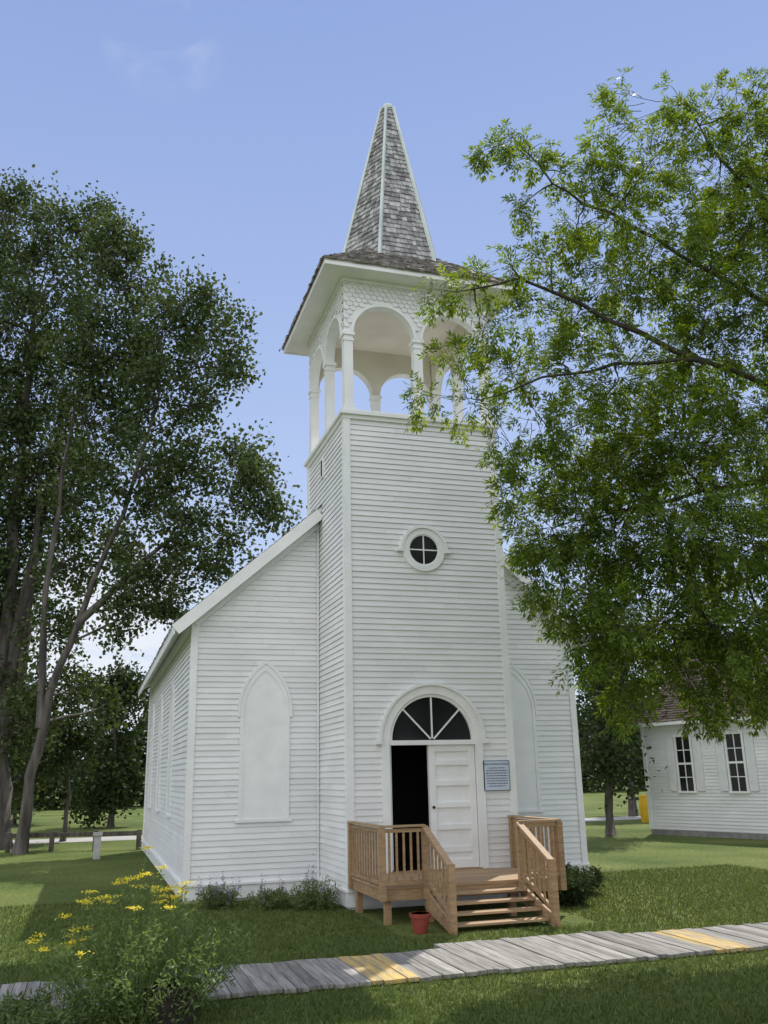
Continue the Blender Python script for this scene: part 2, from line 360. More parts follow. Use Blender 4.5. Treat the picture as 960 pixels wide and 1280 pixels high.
v=MB();v.mbox(mTL,1.50,1.68,.004,.05,7.42,7.45);v.mbox(mTL,1.50,1.68,.004,.05,7.77,7.80);v.mbox(mTL,1.50,1.52,.004,.05,7.45,7.77);v.mbox(mTL,1.66,1.68,.004,.05,7.45,7.77)
vo=v.build('vent',M['trim'],church);MB().mbox(mTL,1.521,1.659,.004,.042,7.451,7.769).build('louvre',M['dark'],vo)
LZ=8.05
mb=MB()
mb.box(-.05,W+.05,-.05,W+.05,LZ-.03,LZ+.04);mb.box(-.10,W+.10,-.10,W+.10,LZ+.04,LZ+.10);mb.box(-.06,W+.06,-.06,W+.06,LZ+.10,LZ+.14)
mb.build('belfry_ledge',M['trim'],church)
BZ=LZ+.14;SPZ=9.72;TOPZ=10.80;ar=.585;ac=(.755,W-.755)
maps=[mF,mTL,mTR,mTB]
PW=.165
def post(x,y,w):
    o=MB().box(x-w/2,x+w/2,y-w/2,y+w/2,BZ,SPZ-.17).build('belfry_post',M['trim'],church)
    mb=MB();mb.box(x-w/2-.015,x+w/2+.015,y-w/2-.015,y+w/2+.015,SPZ-.17,SPZ-.13);mb.box(x-w/2,x+w/2,y-w/2,y+w/2,SPZ-.13,SPZ-.06);mb.box(x-w/2-.03,x+w/2+.03,y-w/2-.03,y+w/2+.03,SPZ-.06,SPZ+.0);mb.build('capital',M['trim'],o)
    MB().box(x-w/2-.02,x+w/2+.02,y-w/2-.02,y+w/2+.02,BZ,BZ+.10).build('plinth',M['trim'],o)
h=PW/2
for x in (h,CX,W-h):
    for y in (h,CX,W-h):
        if not(x==CX and y==CX): post(x,y,PW)
for Mp in maps:
    mb=MB();mi=MB()
    us=sorted(set([0.0,W]+[c+ar*math.cos(PI*i/24) for c in ac for i in range(25)]))
    def zb(u):
        for c in ac:
            if abs(u-c)<ar-1e-6: return SPZ+math.sqrt(ar*ar-(u-c)**2)
        return SPZ
    for u0,u1 in zip(us[:-1],us[1:]):
        if u1-u0<1e-6: continue
        a,b=zb(u0),zb(u1)
        mb.add([Mp(u0,0,a),Mp(u1,0,b),Mp(u1,0,TOPZ),Mp(u0,0,TOPZ),Mp(u0,-.16,a),Mp(u1,-.16,b)],[(0,1,2,3),(0,4,5,1)])
        if u0>=.149 and u1<=W-.149:
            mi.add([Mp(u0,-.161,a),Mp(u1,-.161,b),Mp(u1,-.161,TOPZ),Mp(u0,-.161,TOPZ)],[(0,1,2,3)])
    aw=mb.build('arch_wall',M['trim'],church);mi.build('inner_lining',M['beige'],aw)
    for c in ac: MB().band(Mp,arc(c,SPZ,ar-.004,0,PI,30),arc(c,SPZ,ar+.05,0,PI,30),.002,.034).build('arch_trim',M['trim'],aw)
    mb=MB();z=TOPZ-.10;row=0;sw=.118
    while z>SPZ-.02:
        u=.045+(sw/2 if row%2 else 0)
        while u<W-.045:
            cz=z
            if all(math.hypot(u-c,cz-SPZ)>ar+.075 for c in ac):
                pts=[(u-sw/2+.003,.006,z+.10),(u-sw/2+.003,.020,z+.035)]+[(u-(sw/2-.003)*math.cos(PI*k/6),.026,z+.035-.05*math.sin(PI*k/6)) for k in range(1,6)]+[(u+sw/2-.003,.020,z+.035),(u+sw/2-.003,.006,z+.10)]
                inn=[(a,.001,b) for a,o,b in pts[1:-1]]
                k=len(pts)
                mb.add([Mp(*p) for p in pts]+[Mp(*p) for p in inn],[tuple(range(k))]+[(1+i,k+i,k+i+1,2+i) for i in range(len(inn)-1)])
            u+=sw
        z-=.088;row+=1
    mb.build('fish_scale_shingles',M['paint'],aw)
    mb=MB();mb.mbox(Mp,-.03 if Mp in(mF,mTB) else .001,W+.03 if Mp in(mF,mTB) else W-.001,.002,.05,TOPZ-.07,TOPZ-.001);mb.build('frieze_board',M['trim'],aw)
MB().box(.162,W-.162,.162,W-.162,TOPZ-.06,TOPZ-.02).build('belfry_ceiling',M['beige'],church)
EO=.44
mb=MB();mb.box(-EO,W+EO,-EO,W+EO,TOPZ+.001,TOPZ+.04)
mb.box(-EO-.03,W+EO+.03,-EO-.03,-EO,TOPZ-.03,TOPZ+.09);mb.box(-EO-.03,W+EO+.03,W+EO,W+EO+.03,TOPZ-.03,TOPZ+.09);mb.box(-EO-.03,-EO,-EO,W+EO,TOPZ-.03,TOPZ+.09);mb.box(W+EO,W+EO+.03,-EO,W+EO,TOPZ-.03,TOPZ+.09)
mb.build('cornice',M['trim'],church)
hb=CX+EO+.06;ht=.5;rb=TOPZ+.075;rs=.90;rtp=rb+(hb-ht)*rs
mb=MB();mc=MB()
C4=[(-1,-1),(1,-1),(1,1),(-1,1)]
for i in range(4):
    a=C4[i];b=C4[(i+1)%4]
    q=[(CX+a[0]*hb,CX+a[1]*hb,rb),(CX+b[0]*hb,CX+b[1]*hb,rb),(CX+b[0]*ht,CX+b[1]*ht,rtp),(CX+a[0]*ht,CX+a[1]*ht,rtp)]
    mc.add(q,[(0,1,2,3)]);shingles(mb,*q,.125,.13,(CX,CX,rb),.025)
mc.box(CX-hb+.02,CX+hb-.02,CX-hb+.02,CX+hb-.02,rb-.03,rb-.002)
br=mc.build('belfry_roof',M['roofsh'],church);mb.build('roof_shingles',M['roofsh'],br)
z0,z1,R0,R1=11.60,15.98,1.14,.125
hexv=lambda r,z,i:Vector((CX+r*math.sin(math.radians(30+60*i)),CX-r*math.cos(math.radians(30+60*i)),z))
mc=MB();mb=MB();mh=MB()
for i in range(6):
    q=[hexv(R0,z0,i),hexv(R0,z0,i+1),hexv(R1,z1,i+1),hexv(R1,z1,i)]
    mc.add(q,[(0,1,2,3)]);shingles(mb,*q,.125,.115,(CX,CX,12),.024)
    mh.tube([hexv(R0+.025,z0,i),hexv(R1+.025,z1,i)],[.042,.032],4)
sp=mc.build('spire',M['shingle'],church);mb.build('spire_shingles',M['shingle'],sp);mh.build('hip_trim',M['hip'],sp)
mb=MB();mb.tube([(CX,CX,z1-.06),(CX,CX,z1+.02),(CX,CX,z1+.10),(CX,CX,z1+.13)],[.17,.16,.10,.02],6);mb.build('spire_cap',M['hip'],sp)
# ------------------------------------------------------------------ wall sign
sg=thing('wall_sign',(2.53,-.03,1.67),'small square pale blue plaque with dark lettering on the wall right of the church door','sign')
MB().mbox(mF,2.29,2.76,.03,.05,1.68,2.16).build('board',M['plaque'],sg)
mb=MB();
mb.band(mF,[(2.298,1.688),(2.752,1.688),(2.752,2.152),(2.298,2.152)],[(2.29,1.68),(2.76,1.68),(2.76,2.16),(2.29,2.16)],.0505,.054,True)
mb.build('border',M['ink'],sg)
def text(s,size,x,z,parent,m,y=-.053):
    cu=bpy.data.curves.new('lettering','FONT');cu.body=s;cu.size=size;cu.align_x='CENTER';cu.offset=size*.012
    t=bpy.data.objects.new('tmp',cu);col.objects.link(t);bpy.context.view_layer.update()
    me=bpy.data.meshes.new_from_object(t.evaluated_get(bpy.context.evaluated_depsgraph_get()));bpy.data.objects.remove(t)
    me.materials.clear();me.materials.append(m);o=bpy.data.objects.new('lettering',me);col.objects.link(o)
    o.parent=parent;o.location=Vector((x,y,z))-org(parent);o.rotation_euler=(PI/2,0,0);return o
text('ZION LUTHERAN CHURCH',.036,2.525,2.09,sg,M['ink'])
mb=MB()
for r in range(8):
    x=2.33+(.05 if r in(0,7) else 0)+random.uniform(0,.02);end=2.72-(.05 if r in (0,7) else 0)
    z=2.04-r*.041
    while x<end:
        w=random.uniform(.018,.05);mb.mbox(mF,x,min(x+w,end),.0505,.052,z-.006,z+.006);x+=w+.010
mb.build('small_print',M['ink'],sg)
# ------------------------------------------------------------------ deck with stairs
DKZ=.46;dx0,dx1,dy=.02,2.72,-1.66;sx0,sx1=.64,2.09
deck=thing('porch_deck',(CX,-1,0),'light brown wooden entrance deck with baluster railings and steps at the church door','deck')
mb=MB();y=-.06
while y>dy-.02:
    mb.box(dx0-.02,dx1+.02,max(y-.135,dy-.03),y,DKZ,DKZ+.035);y-=.141
mb.build('deck_floor',M['woodh'],deck)
for q in ((dx0,dx1,dy-.01,dy+.03),(dx0,dx0+.04,dy+.031,-.05),(dx1-.04,dx1,dy+.031,-.05)): MB().box(*q,DKZ-.15,DKZ-.002).build('rim_joist',M['wood'],deck)
for x,y in ((dx0+.10,dy+.1),(dx0+.05,-.3),(dx1-.1,dy+.1),(dx1-.1,-.3),(sx0+.1,dy+.1),(sx1-.1,dy+.1)): MB().box(x-.045,x+.045,y-.045,y+.045,0,DKZ-.151).build('support_post',M['wood'],deck)
RH=.80
def post_(x,y,z0=DKZ-.14,z1=DKZ+RH):
    MB().box(x-.042,x+.042,y-.042,y+.042,z0,z1).build('railing_post',M['wood'],deck)
yf=dy-.06
post_(dx0-.01,-.10);post_(dx0-.01,yf);post_(sx0,yf);post_(sx1,yf);post_(dx1+.01,yf);post_(dx1+.01,-.10)
def rail(p,q,nb):
    p=Vector(p);q=Vector(q);d=q-p
    MB().bar(p+Vector((0,0,RH+.017)),q+Vector((0,0,RH+.017)),.10,.028).build('handrail',M['woodh'],deck)
    for zz in (RH-.04,.08): MB().bar(p+Vector((0,0,zz)),q+Vector((0,0,zz)),.034,.05).build('railing_rail',M['wood'],deck)
    for i in range(nb):
        c=p.lerp(q,(i+1)/(nb+1))
        MB().box(c.x-.014,c.x+.014,c.y-.014,c.y+.014,c.z+.105,c.z+RH-.065).build('baluster',M['wood'],deck)
rail((dx0-.01,-.06,DKZ),(dx0-.01,yf,DKZ),11);rail((dx0-.01,yf,DKZ),(sx0,yf,DKZ),5);rail((sx1,yf,DKZ),(dx1+.01,yf,DKZ),5);rail((dx1+.01,yf,DKZ),(dx1+.01,-.06,DKZ),11)
ns=5;rise=(DKZ+.035+.01)/ns;run=.218;ys=dy-.03
for i in range(1,ns):
    z=DKZ+.035-rise*i
    mb=MB();mb.box(sx0+.04,sx1-.04,ys-run*i-.02,ys-run*i+.09,z-.028,z);mb.box(sx0+.04,sx1-.04,ys-run*i+.096,ys-run*i+.20,z-.028,z);mb.build('tread',M['woodh'],deck)
yb=ys-run*ns+.04
for x in (sx0-.0,sx1-.0):
    poly=[(ys,DKZ-.02),(ys,DKZ-.26),(yb+.12,.0),(yb-.03,.0),(yb-.03,.10)]
    MB().prism(lambda a,o,z,x=x:(x+o,a,z),poly,-.02,.02).build('stringer',M['wood'],deck)
    MB().box(x-.042,x+.042,yb-.0,yb+.084,0,.10+RH-.06).build('railing_post',M['wood'],deck)
    p=Vector((x,yf,DKZ));q=Vector((x,yb+.045,.04));d=q-p
    MB().bar(p+Vector((0,0,RH-.0)),q+Vector((0,0,RH-.03)),.09,.028).build('handrail',M['woodh'],deck)
    for za,zb2 in ((-.07,-.09),(.12-RH,.14-RH)): MB().bar(p+Vector((0,0,RH+za)),q+Vector((0,0,RH+zb2)),.034,.05).build('railing_rail',M['wood'],deck)
    for i in range(6):
        c=p.lerp(q,(i+1)/7);MB().box(c.x-.014,c.x+.014,c.y-.014,c.y+.014,c.z+.15,c.z+RH-.10).build('baluster',M['wood'],deck)
px,py=.30,-2.40
pt=thing('flower_pot',(px,py,0),'red plastic flower pot on the grass beside the deck steps','pot')
MB().tube([(px,py,0),(px,py,.19),(px,py,.191),(px,py,.24),(px,py,.24),(px,py,.19)],[.09,.125,.14,.145,.125,.115],18).build('pot_body',M['terra'],pt,smooth=False)
MB().tube([(px,py,.195),(px,py,.215)],[.118,.118],16).build('soil',M['barrel'],pt)
# ------------------------------------------------------------------ ground, road, boardwalk
g=MB();g.add([(-400,-60,0),(400,-60,0),(400,700,0),(-400,700,0)],[(0,1,2,3)]);tag(g.build('lawn',M['ground']),kind='structure')
g=MB();g.add([(-200,19.0,.004),(200,20.6,.004),(200,23.0,.004),(-200,21.4,.004)],[(0,1,2,3)]);tag(g.build('gravel_road',M['road']),kind='structure')
bw=MB();yw=MB();x=-11.
while x<16:
    y0,y1=-5.12+random.uniform(-.03,.03),-3.80+random.uniform(-.03,.03);zt=.05+random.uniform(-.006,.006)
    if 0<x<2.4: y1+=.30
    isy=(-1.18<x<-.72) or (2.72<x<3.16)
    (yw if isy else bw).box(x+.004,x+.118,y0,y1,zt-.038,zt);x+=.123
for y in (-5.0,-4.4,-3.9): bw.box(-11,16,y-.04,y+.04,-.01,.008)
bo=bw.build('boardwalk',M['board']);tag(bo,kind='structure')
yo=yw.build('painted_crossing_boards',M['yboard']);tag(yo,kind='structure')
n=230000
X=rng.uniform(-8,9,n);Y=-7.6+10.5*rng.uniform(0,1,n)**1.5
ok=~((Y>-5.11)&(Y<-3.82)|((X>0)&(X<2.4)&(Y>-3.85)&(Y<-3.5))|((X>-.0)&(X<2.75)&(Y>-2.7)&(Y<.2))|((X>-.05)&(X<W+.05)&(Y>0))|((X>NX0-.05)&(X<NX1+.05)&(Y>DN-.05)))
X,Y=X[ok],Y[ok];n=len(X);ang=rng.uniform(0,2*PI,n);w=rng.uniform(.004,.009,n);hh=rng.uniform(.025,.06,n)*np.where(rng.uniform(size=n)<.02,2.0,1);tl=rng.normal(0,.02,(n,2))
dxs,dys=np.cos(ang)*w,np.sin(ang)*w
V=np.stack([np.stack([X-dxs,Y-dys,0*X],1),np.stack([X+dxs,Y+dys,0*X],1),np.stack([X+tl[:,0],Y+tl[:,1],hh],1)],1)
tag(quads('grass_blades',V,M['grass']),'short mown green grass of the lawn around the church','grass',kind='stuff')
# ------------------------------------------------------------------ trees
def crown_pts(cl,sub,per,sig):
    P=[];S=[]
    for c,rx_,rz_ in cl:
        ns_=max(3,int(sub*rx_*rx_))
        d=unit(rng.normal(size=(ns_,3)));r=rng.uniform(.15,1,(ns_,1))**.45
        sc=np.array(c)+d*r*np.array([rx_,rx_,rz_]);S.append(sc)
        for s in sc:
            m=int(per*rng.uniform(.4,1.6));P.append(s+rng.normal(size=(m,3))*sig*np.array([1.0,1.0,.95])*rng.uniform(.6,1.25))
    return np.concatenate(P),S
def curve(p,q,sag=.1,n=5,j=.0):
    p=Vector(p);q=Vector(q);d=(q-p);o=[]
    off=Vector((random.uniform(-1,1),random.uniform(-1,1),random.uniform(-.3,1)))*d.length*sag
    for i in range(n+1):
        t=i/n;o.append(p.lerp(q,t)+off*math.sin(PI*t)+Vector((random.uniform(-1,1),random.uniform(-1,1),random.uniform(-1,1)))*j*(0<i<n))
    return o
def tree(name,label,base,stems,cl,leafm,barkm,L,Wd,sub,per,sig,r0,group=None,twr=.012,cat='tree',upb=.5):
    t=thing(name,base,label,cat,group)
    tr=MB();knots=[]
    for si,st in enumerate(stems):
        k=len(st);rr0=r0 if si==0 else r0*.7
        pts=[];rad=[]
        for i in range(k-1):
            for q in range(3):
                f=(i+q/3)/(k-1);pts.append(Vector(st[i]).lerp(Vector(st[i+1]),q/3)+(Vector((random.uniform(-1,1),random.uniform(-1,1),0))*r0*.28 if (i or q) else Vector()));rad.append(rr0*(1-.8*f)*(1.35 if (si==0 and i==0 and q==0) else 1))
        pts.append(Vector(st[-1]));rad.append(rr0*.2)
        tr.tube(pts,rad,9)
        knots+=list(zip(pts,rad))[2:]
    tr.build('trunk',barkm,t,smooth=True)
    P,S=crown_pts(cl,sub,per,sig);bm_=MB()
    for (c,rx_,rz_),sc in zip(cl,S):
        c=Vector(c)
        kn=min(knots,key=lambda k:(k[0]-c).length+ (2 if k[0].z>c.z else 0)*.6)
        rr=min(kn[1]*.55,.02+.035*rx_)
        cv=curve(kn[0],c,.12,5,.04);bm_.tube(cv,[rr*(1-.6*i/5) for i in range(6)],5)
        for s in sc:
            a=cv[random.choice((3,4,5))];bm_.tube(curve(a,s,.1,3),[twr*1.6,twr*1.2,twr*.9,twr*.5],3)
    bm_.build('branches',barkm,t,smooth=True)
    quads('crown',leafquads(P,L,Wd,upb),leafm,t)
    return t
def C(px,py,rp,h,flat=1.1):
    p=at(px,py,h);d=h*math.cos(TH)+(p.z-CAM.z)*math.sin(TH);r=rp*d/FP
    return (p,r,r*flat)
h1=30
b1=gnd(2,h1)
clA=[C(*q) for q in ((22,255,30,31),(62,258,20,30),(60,300,42,30),(-30,330,70,31),(0,400,75,29),(70,380,52,30),(-20,520,75,30),(60,480,62,31),(30,600,62,30),(-60,640,80,30),(70,560,55,32),(-10,720,60,30),(120,300,35,31),(118,268,20,31),(60,660,45,31),(-90,450,80,31),(10,830,45,30),(-40,800,70,31),(30,900,42,30),(-20,930,60,31),(20,740,52,31),(0,250,24,31),(20,970,36,33),(60,940,30,33))]
tree('cottonwood_tree','tallest dark green cottonwood with thick trunk at the left edge of the photo',b1,[[b1,at(0,950,h1),at(5,800,h1),at(18,650,h1),at(35,500,h1),at(45,380,h1)],[at(3,900,h1),at(35,740,h1),at(60,600,31),at(80,480,31)],[at(-4,1000,h1),at(-30,850,h1),at(-40,650,h1)],[at(4,940,h1),at(24,840,h1),at(42,700,h1),at(50,560,h1)]],clA,M['cot'],M['palebark'],.15,.12,18,66,.31,.36,'cottonwoods left of the church')
b2=gnd(30,28)
clB=[C(*q) for q in ((130,320,42,28),(175,345,44,29),(150,290,20,28),(205,410,50,28),(250,400,36,29),(250,358,18,28),(262,455,42,28),(292,412,22,28),(300,455,20,28),(150,440,62,29),(200,500,55,28),(120,530,62,29),(248,510,32,28),(180,590,55,28),(250,585,40,28),(302,562,30,29),(230,645,45,28),(310,635,38,28),(350,642,20,28),(270,690,38,29),(190,700,46,28),(130,680,42,29),(160,770,32,28),(210,742,34,29),(305,600,36,28),(110,430,55,28),(100,620,48,29),(85,700,42,29),(75,790,35,29),(50,870,34,29),(165,730,36,28),(95,860,30,30),(130,880,26,31))]
tree('cottonwood_tree','leaning cottonwood between the tallest tree and the church roof',b2,[[b2,at(38,970,28),at(62,870,28),at(100,770,28),at(155,640,28),at(200,490,28)],[at(50,910,28),at(55,740,28),at(80,590,28),at(105,420,28)],[at(96,780,28),at(175,705,28),at(255,645,28)]],clB,M['cot'],M['palebark'],.15,.12,18,64,.30,.19,'cottonwoods left of the church')
tb=at(1130,1000,11.5);tb.z=0
clC=[(C(*q,.85)) for q in ((640,165,22,11.3),(612,190,14,11.3),(665,195,26,11.2),(700,215,32,11.4),(735,235,34,11.5),(765,165,32,11.5),(775,115,16,11.5),(820,195,48,11),(840,120,22,11.3),(880,150,46,11.5),(935,135,45,11.3),(900,220,62,11.8),(650,262,16,11),(720,285,38,11.5),(780,275,55,11.8),(690,325,38,11.3),(635,330,32,11),(590,352,28,11),(545,362,18,11),(600,415,34,11.2),(560,445,28,10.8),(525,495,24,10.8),(585,505,30,11.2),(640,465,38,11.3),(690,455,45,11.6),(650,390,28,11.2),(720,395,58,11.8),(800,350,70,11.5),(890,320,80,11.3),(950,260,75,11.8),(950,400,85,11.2),(860,440,80,11.8),(770,480,65,11.2),(690,545,46,11),(640,560,26,11),(645,615,30,11),(715,605,55,11.4),(770,570,75,11.8),(850,560,85,11.2),(940,550,85,11.6),(655,670,30,11),(700,665,46,11.2),(770,680,70,11.5),(850,670,85,11),(940,680,85,11.5),(668,735,28,11.2),(705,750,42,11.3),(755,785,50,11),(820,780,62,11.5),(900,780,62,11.1),(960,790,60,11.5),(735,830,28,11.1),(785,850,38,11.2),(850,850,38,11.5),(900,860,32,11),(950,850,40,11.4),(770,885,18,11.2),(880,895,14,11),(935,880,18,11.2),(1030,300,100,11.5),(1050,500,110,11.8),(1040,700,100,11.4),(1150,400,120,11.5),(1150,620,120,11.5),(1020,160,80,11.5))]
def ash_tree():
    t=thing('ash_tree',tb,'bright green feathery leaved ash tree overhanging the right side of the church tower','tree')
    st=[tb,at(1128,850,11.5),at(1120,700,11.5),at(1105,520,11.5),at(1080,350,11.5),at(1040,200,11.5)]
    tr=MB().tube(st,[.24,.20,.17,.13,.09,.05],10)
    tr.build('trunk',M['bark'],t,smooth=True)
    bm_=MB();limbs=[[at(1108,560,11.5),at(1000,490,11.4),at(880,452,11.3),at(770,455,11.2),at(680,470,11.1),at(600,500,11)],
      [at(1095,450,11.5),at(960,380,11.5),at(850,320,11.4),at(760,270,11.3),at(690,225,11.2),at(640,170,11.2)],
      [at(1085,380,11.5),at(980,270,11.6),at(900,200,11.5),at(860,130,11.4)],
      [at(880,452,11.3),at(760,400,11.2),at(650,350,11.1),at(570,365,11)],
      [at(1112,620,11.5),at(1000,590,11.6),at(880,610,11.4),at(770,640,11.3),at(690,660,11.2)],
      [at(1118,700,11.5),at(1000,700,11.3),at(900,740,11.3),at(800,790,11.3)]]
    knots=[]
    for l in limbs:
        k=len(l);pts=[]
        for i in range(k-1):
            for q in range(3): 
                pts.append(l[i].lerp(l[i+1],q/3)+Vector((random.uniform(-1,1),random.uniform(-1,1),random.uniform(-1,1)))*.05)
        pts.append(l[-1]);m=len(pts);rad=[.048*(1-.85*i/(m-1)) for i in range(m)];bm_.tube(pts,rad,6);knots+=list(zip(pts,rad))
    Ps=[];Ds=[]
    zmid=at(800,520,11.3).z
    for c,rx_,rz_ in clC:
        kn=min(knots,key=lambda k:(k[0]-c).length)
        cv=curve(kn[0],c,.1,4,.02);rr=min(kn[1],.016);bm_.tube(cv,[rr*(1-.15*i) for i in range(5)],4)
        outside=c.x>at(985,500,11.4).x and c.z<7
        dens=50 if outside else (98 if c.z>zmid else 150)
        nsub=max(7,int(dens*rx_*rx_))
        d=unit(rng.normal(size=(nsub,3)));r=rng.uniform(.05,1.25,(nsub,1))**.6;sc=np.array(c)+d*r*np.array([rx_,rx_*1.5,rz_])*1.08
        for s,dd in zip(sc,d):
            a=cv[random.choice((2,3,4))];a=a.lerp(Vector(s),.3);tw=curve(a,s,.12,3);bm_.tube(tw,[.006,.005,.004,.002],3)
            nl=random.randint(7,13);base=np.array(s)
            pr=np.array(tw[2])
            tt=rng.uniform(0,1,(nl,1));Pp=base*tt+pr*(1-tt)+rng.normal(size=(nl,3))*.02
            dr=unit(rng.normal(size=(nl,3))*.55+unit((base-pr)[None])*.8+np.array([0,0,-.32]))
            Ps.append(Pp);Ds.append(dr)
    bm_.build('branches',M['twig'],t,smooth=True)
    P=np.concatenate(Ps);D=np.concatenate(Ds);n=len(P)
    Ln=rng.uniform(.14,.24,(n,1));S=unit(np.cross(D,np.array([0,0,1.])+rng.normal(size=(n,3))*.35));Nn=np.cross(S,D)
    out=[]
    for tt,sd in ((.35,1),(.35,-1),(.65,1),(.65,-1),(.95,1),(.95,-1),(1,0)):
        b=P+D*Ln*tt+np.array([0,0,-1])*Ln*.25*tt*tt
        ax=unit(D*.8+S*sd*.65+rng.normal(size=(n,3))*.15-np.array([0,0,.2])) if sd else D
        ll=Ln*rng.uniform(.36,.5,(n,1));sw=unit(np.cross(ax,Nn))*ll*.15
        out.append(np.stack([b,b+ax*ll*.45+sw,b+ax*ll,b+ax*ll*.45-sw],1))
    quads('crown',np.concatenate(out),M['ash'],t)
    return n
nash=ash_tree()
def bg_tree(name,label,px,h,top,wpx,n=10,leaf=.16,seed=1,low=.22,group='trees on the far lawn',sub=24,per=38):
    random.seed(seed)
    b=gnd(px,h);t=at(px,top,h);H=t.z;w=wpx*h/FP
    cl=[]
    for i in range(n):
        z=H*random.uniform(low+.1,.9);f=math.sqrt(max(.1,1-((z/H-.5)/.55)**2));a=random.uniform(0,2*PI);r=random.uniform(.1,.7)*w*f
        cl.append((Vector((b.x+r*math.cos(a),b.y+r*math.sin(a),z)),w*random.uniform(.35,.5),H*.13))
    cl.append((Vector((b.x,b.y,H*.9)),w*.35,H*.1))
    return tree(name,label,b,[[b,Vector((b.x+.1,b.y,H*.3)),Vector((b.x-.1,b.y+.1,H*.6)),Vector((b.x,b.y,H*.85))]],cl,M['bgl'],M['bark'],leaf,leaf*.7,sub,per,.3,.018*H,group)
bg_tree('lawn_tree','small dark tree on the far lawn nearest the left side of the church',82,33,868,42,9,.15,3,.35)
bg_tree('lawn_tree','dense dark tree just beyond the road left of the church wall',140,42,830,56,15,.2,4,.0)
bg_tree('lawn_tree','low dark tree at the far left beyond the road behind the big trunks',20,46,868,60,12,.2,5,.1)
bg_tree('lawn_tree','tall dark tree right of the church close behind its back corner',760,30,720,60,16,.17,6,.12,sub=18)
bg_tree('lawn_tree','dark tree with bare trunk beside the left corner of the white house',790,42,760,62,16,.17,8,.2,sub=18)
bg_tree('lawn_tree','dark tree behind the roof of the white house',900,42,700,90,16,.2,9,.15,sub=12)
n=80000;X=rng.uniform(-60,75,n);hgt=6.6+1.6*np.sin(X*.31)+1.1*np.sin(X*.73+1)+.9*np.sin(X*1.7)
Z=hgt*rng.uniform(0,1,n)**.75;Y=62+rng.uniform(-3,3,n)+.1*X
tag(quads('treeline',leafquads(np.stack([X,Y,Z],1),.5,.4),M['bgl']),'far off line of dark green trees along the horizon','treeline',kind='stuff')
# ------------------------------------------------------------------ white house right
hp=Vector((13.0,11.9,0));e1=Vector((1.2,-3.8,0)).normalized();e2=Vector((3.8,1.2,0)).normalized()
house=thing('white_house',hp,'low white clapboard house with brown shingled roof and white shutters at right','house')
def mH(u,o,z): 
    p=hp+e1*u-e2*o;return (p.x,p.y,z)
def mHg(u,o,z):
    p=hp+e2*u-e1*o;return (p.x,p.y,z)
HL,HD,HH=10,6.5,3.45
mb=MB();siding(mb,mH,.17,HH,full(0,HL));
hs=.62
def gab(z,t):
    k0=max(0,(z-HH)/hs);k1=max(0,(t-HH)/hs);return [(k0,HD-k0,k1,HD-k1)] if HD-2*k1>0 else []
siding(mb,mHg,.17,HH+HD/2*hs-.05,gab)
mb.prism(mHg,[(0.01,0.15),(HD,0.15),(HD,HH),(HD/2,HH+HD/2*hs),(0.01,HH)],-.1,-.01);mb.prism(mHg,[(0.01,0.15),(HD,0.15),(HD,HH),(HD/2,HH+HD/2*hs),(0.01,HH)],-HL,-HL+.1)
mb.mbox(mH,.11,HL-.11,-.1,-.01,.15,HH);mb.mbox(mH,.11,HL-.11,-HD,-HD+.1,.15,HH)
mb.build('wall',M['paint'],house)
mb=MB();mb.mbox(mH,-.01,HL,-HD,.01,0,.15);mb.build('foundation',M['stone'],house)
mb=MB();mb.mbox(mH,-.04,.09,-.09,.04,.16,HH);mb.build('corner_board',M['trim'],house)
mb=MB();mc=MB();ovh=.4
for s,(a,b) in enumerate(((-ovh,HD/2),(HD+ovh,HD/2))):
    za=HH-ovh*hs+.06;zb_=HH+HD/2*hs+.06
    P=[hp+e1*(-.35)+e2*a+Vector((0,0,za)),hp+e1*(HL+.35)+e2*a+Vector((0,0,za)),hp+e1*(HL+.35)+e2*b+Vector((0,0,zb_)),hp+e1*(-.35)+e2*b+Vector((0,0,zb_))]
    mc.add(P+[p+Vector((0,0,.1)) for p in P],[(0,1,2,3),(7,6,5,4),(0,4,5,1),(1,5,6,2),(2,6,7,3),(3,7,4,0)])
    shingles(mb,*[p+Vector((0,0,.105)) for p in P],.16,.2,hp+e1*5+e2*(HD/2)+Vector((0,0,1)),.02)
hr=mc.build('roof',M['trim'],house);mb.build('roof_shingles',mat('brown_shingle',(.065,.052,.043),(.10,.082,.07),.95,(4,4,4),4,.3,40,.25,spec=.03),hr)
for u in (1.55,3.35,5.4,7.3):
    z0,z1,hw=1.30,2.90,.25
    f=MB();f.mbox(mH,u-hw-.07,u-hw,.004,.055,z0,z1);f.mbox(mH,u+hw,u+hw+.07,.004,.055,z0,z1);f.mbox(mH,u-hw-.07,u+hw+.07,.004,.065,z1+.0,z1+.09);f.mbox(mH,u-hw-.09,u+hw+.09,.004,.08,z0-.06,z0-.0)
    w=f.build('window',M['trim'],house)
    MB().mbox(mH,u-hw+.001,u+hw-.001,.004,.028,z0,z1-.001).build('pane',M['glass'],w)
    m=MB();m.mbox(mH,u-hw+.002,u+hw-.002,.0285,.045,(z0+z1)/2-.03,(z0+z1)/2+.03);m.mbox(mH,u-.014,u+.014,.0285,.043,z0,z1-.002)
    for zz in (z0+.4,z1-.4): m.mbox(mH,u-hw+.002,u+hw-.002,.0285,.041,zz-.012,zz+.012)
    m.build('muntin',M['trim'],w)
    for s in (-1,1):
        a=u+s*(hw+.09+.15);MB().mbox(mH,a-.14,a+.14,.024,.050,z0,z1).build('shutter',M['shutter'],w)
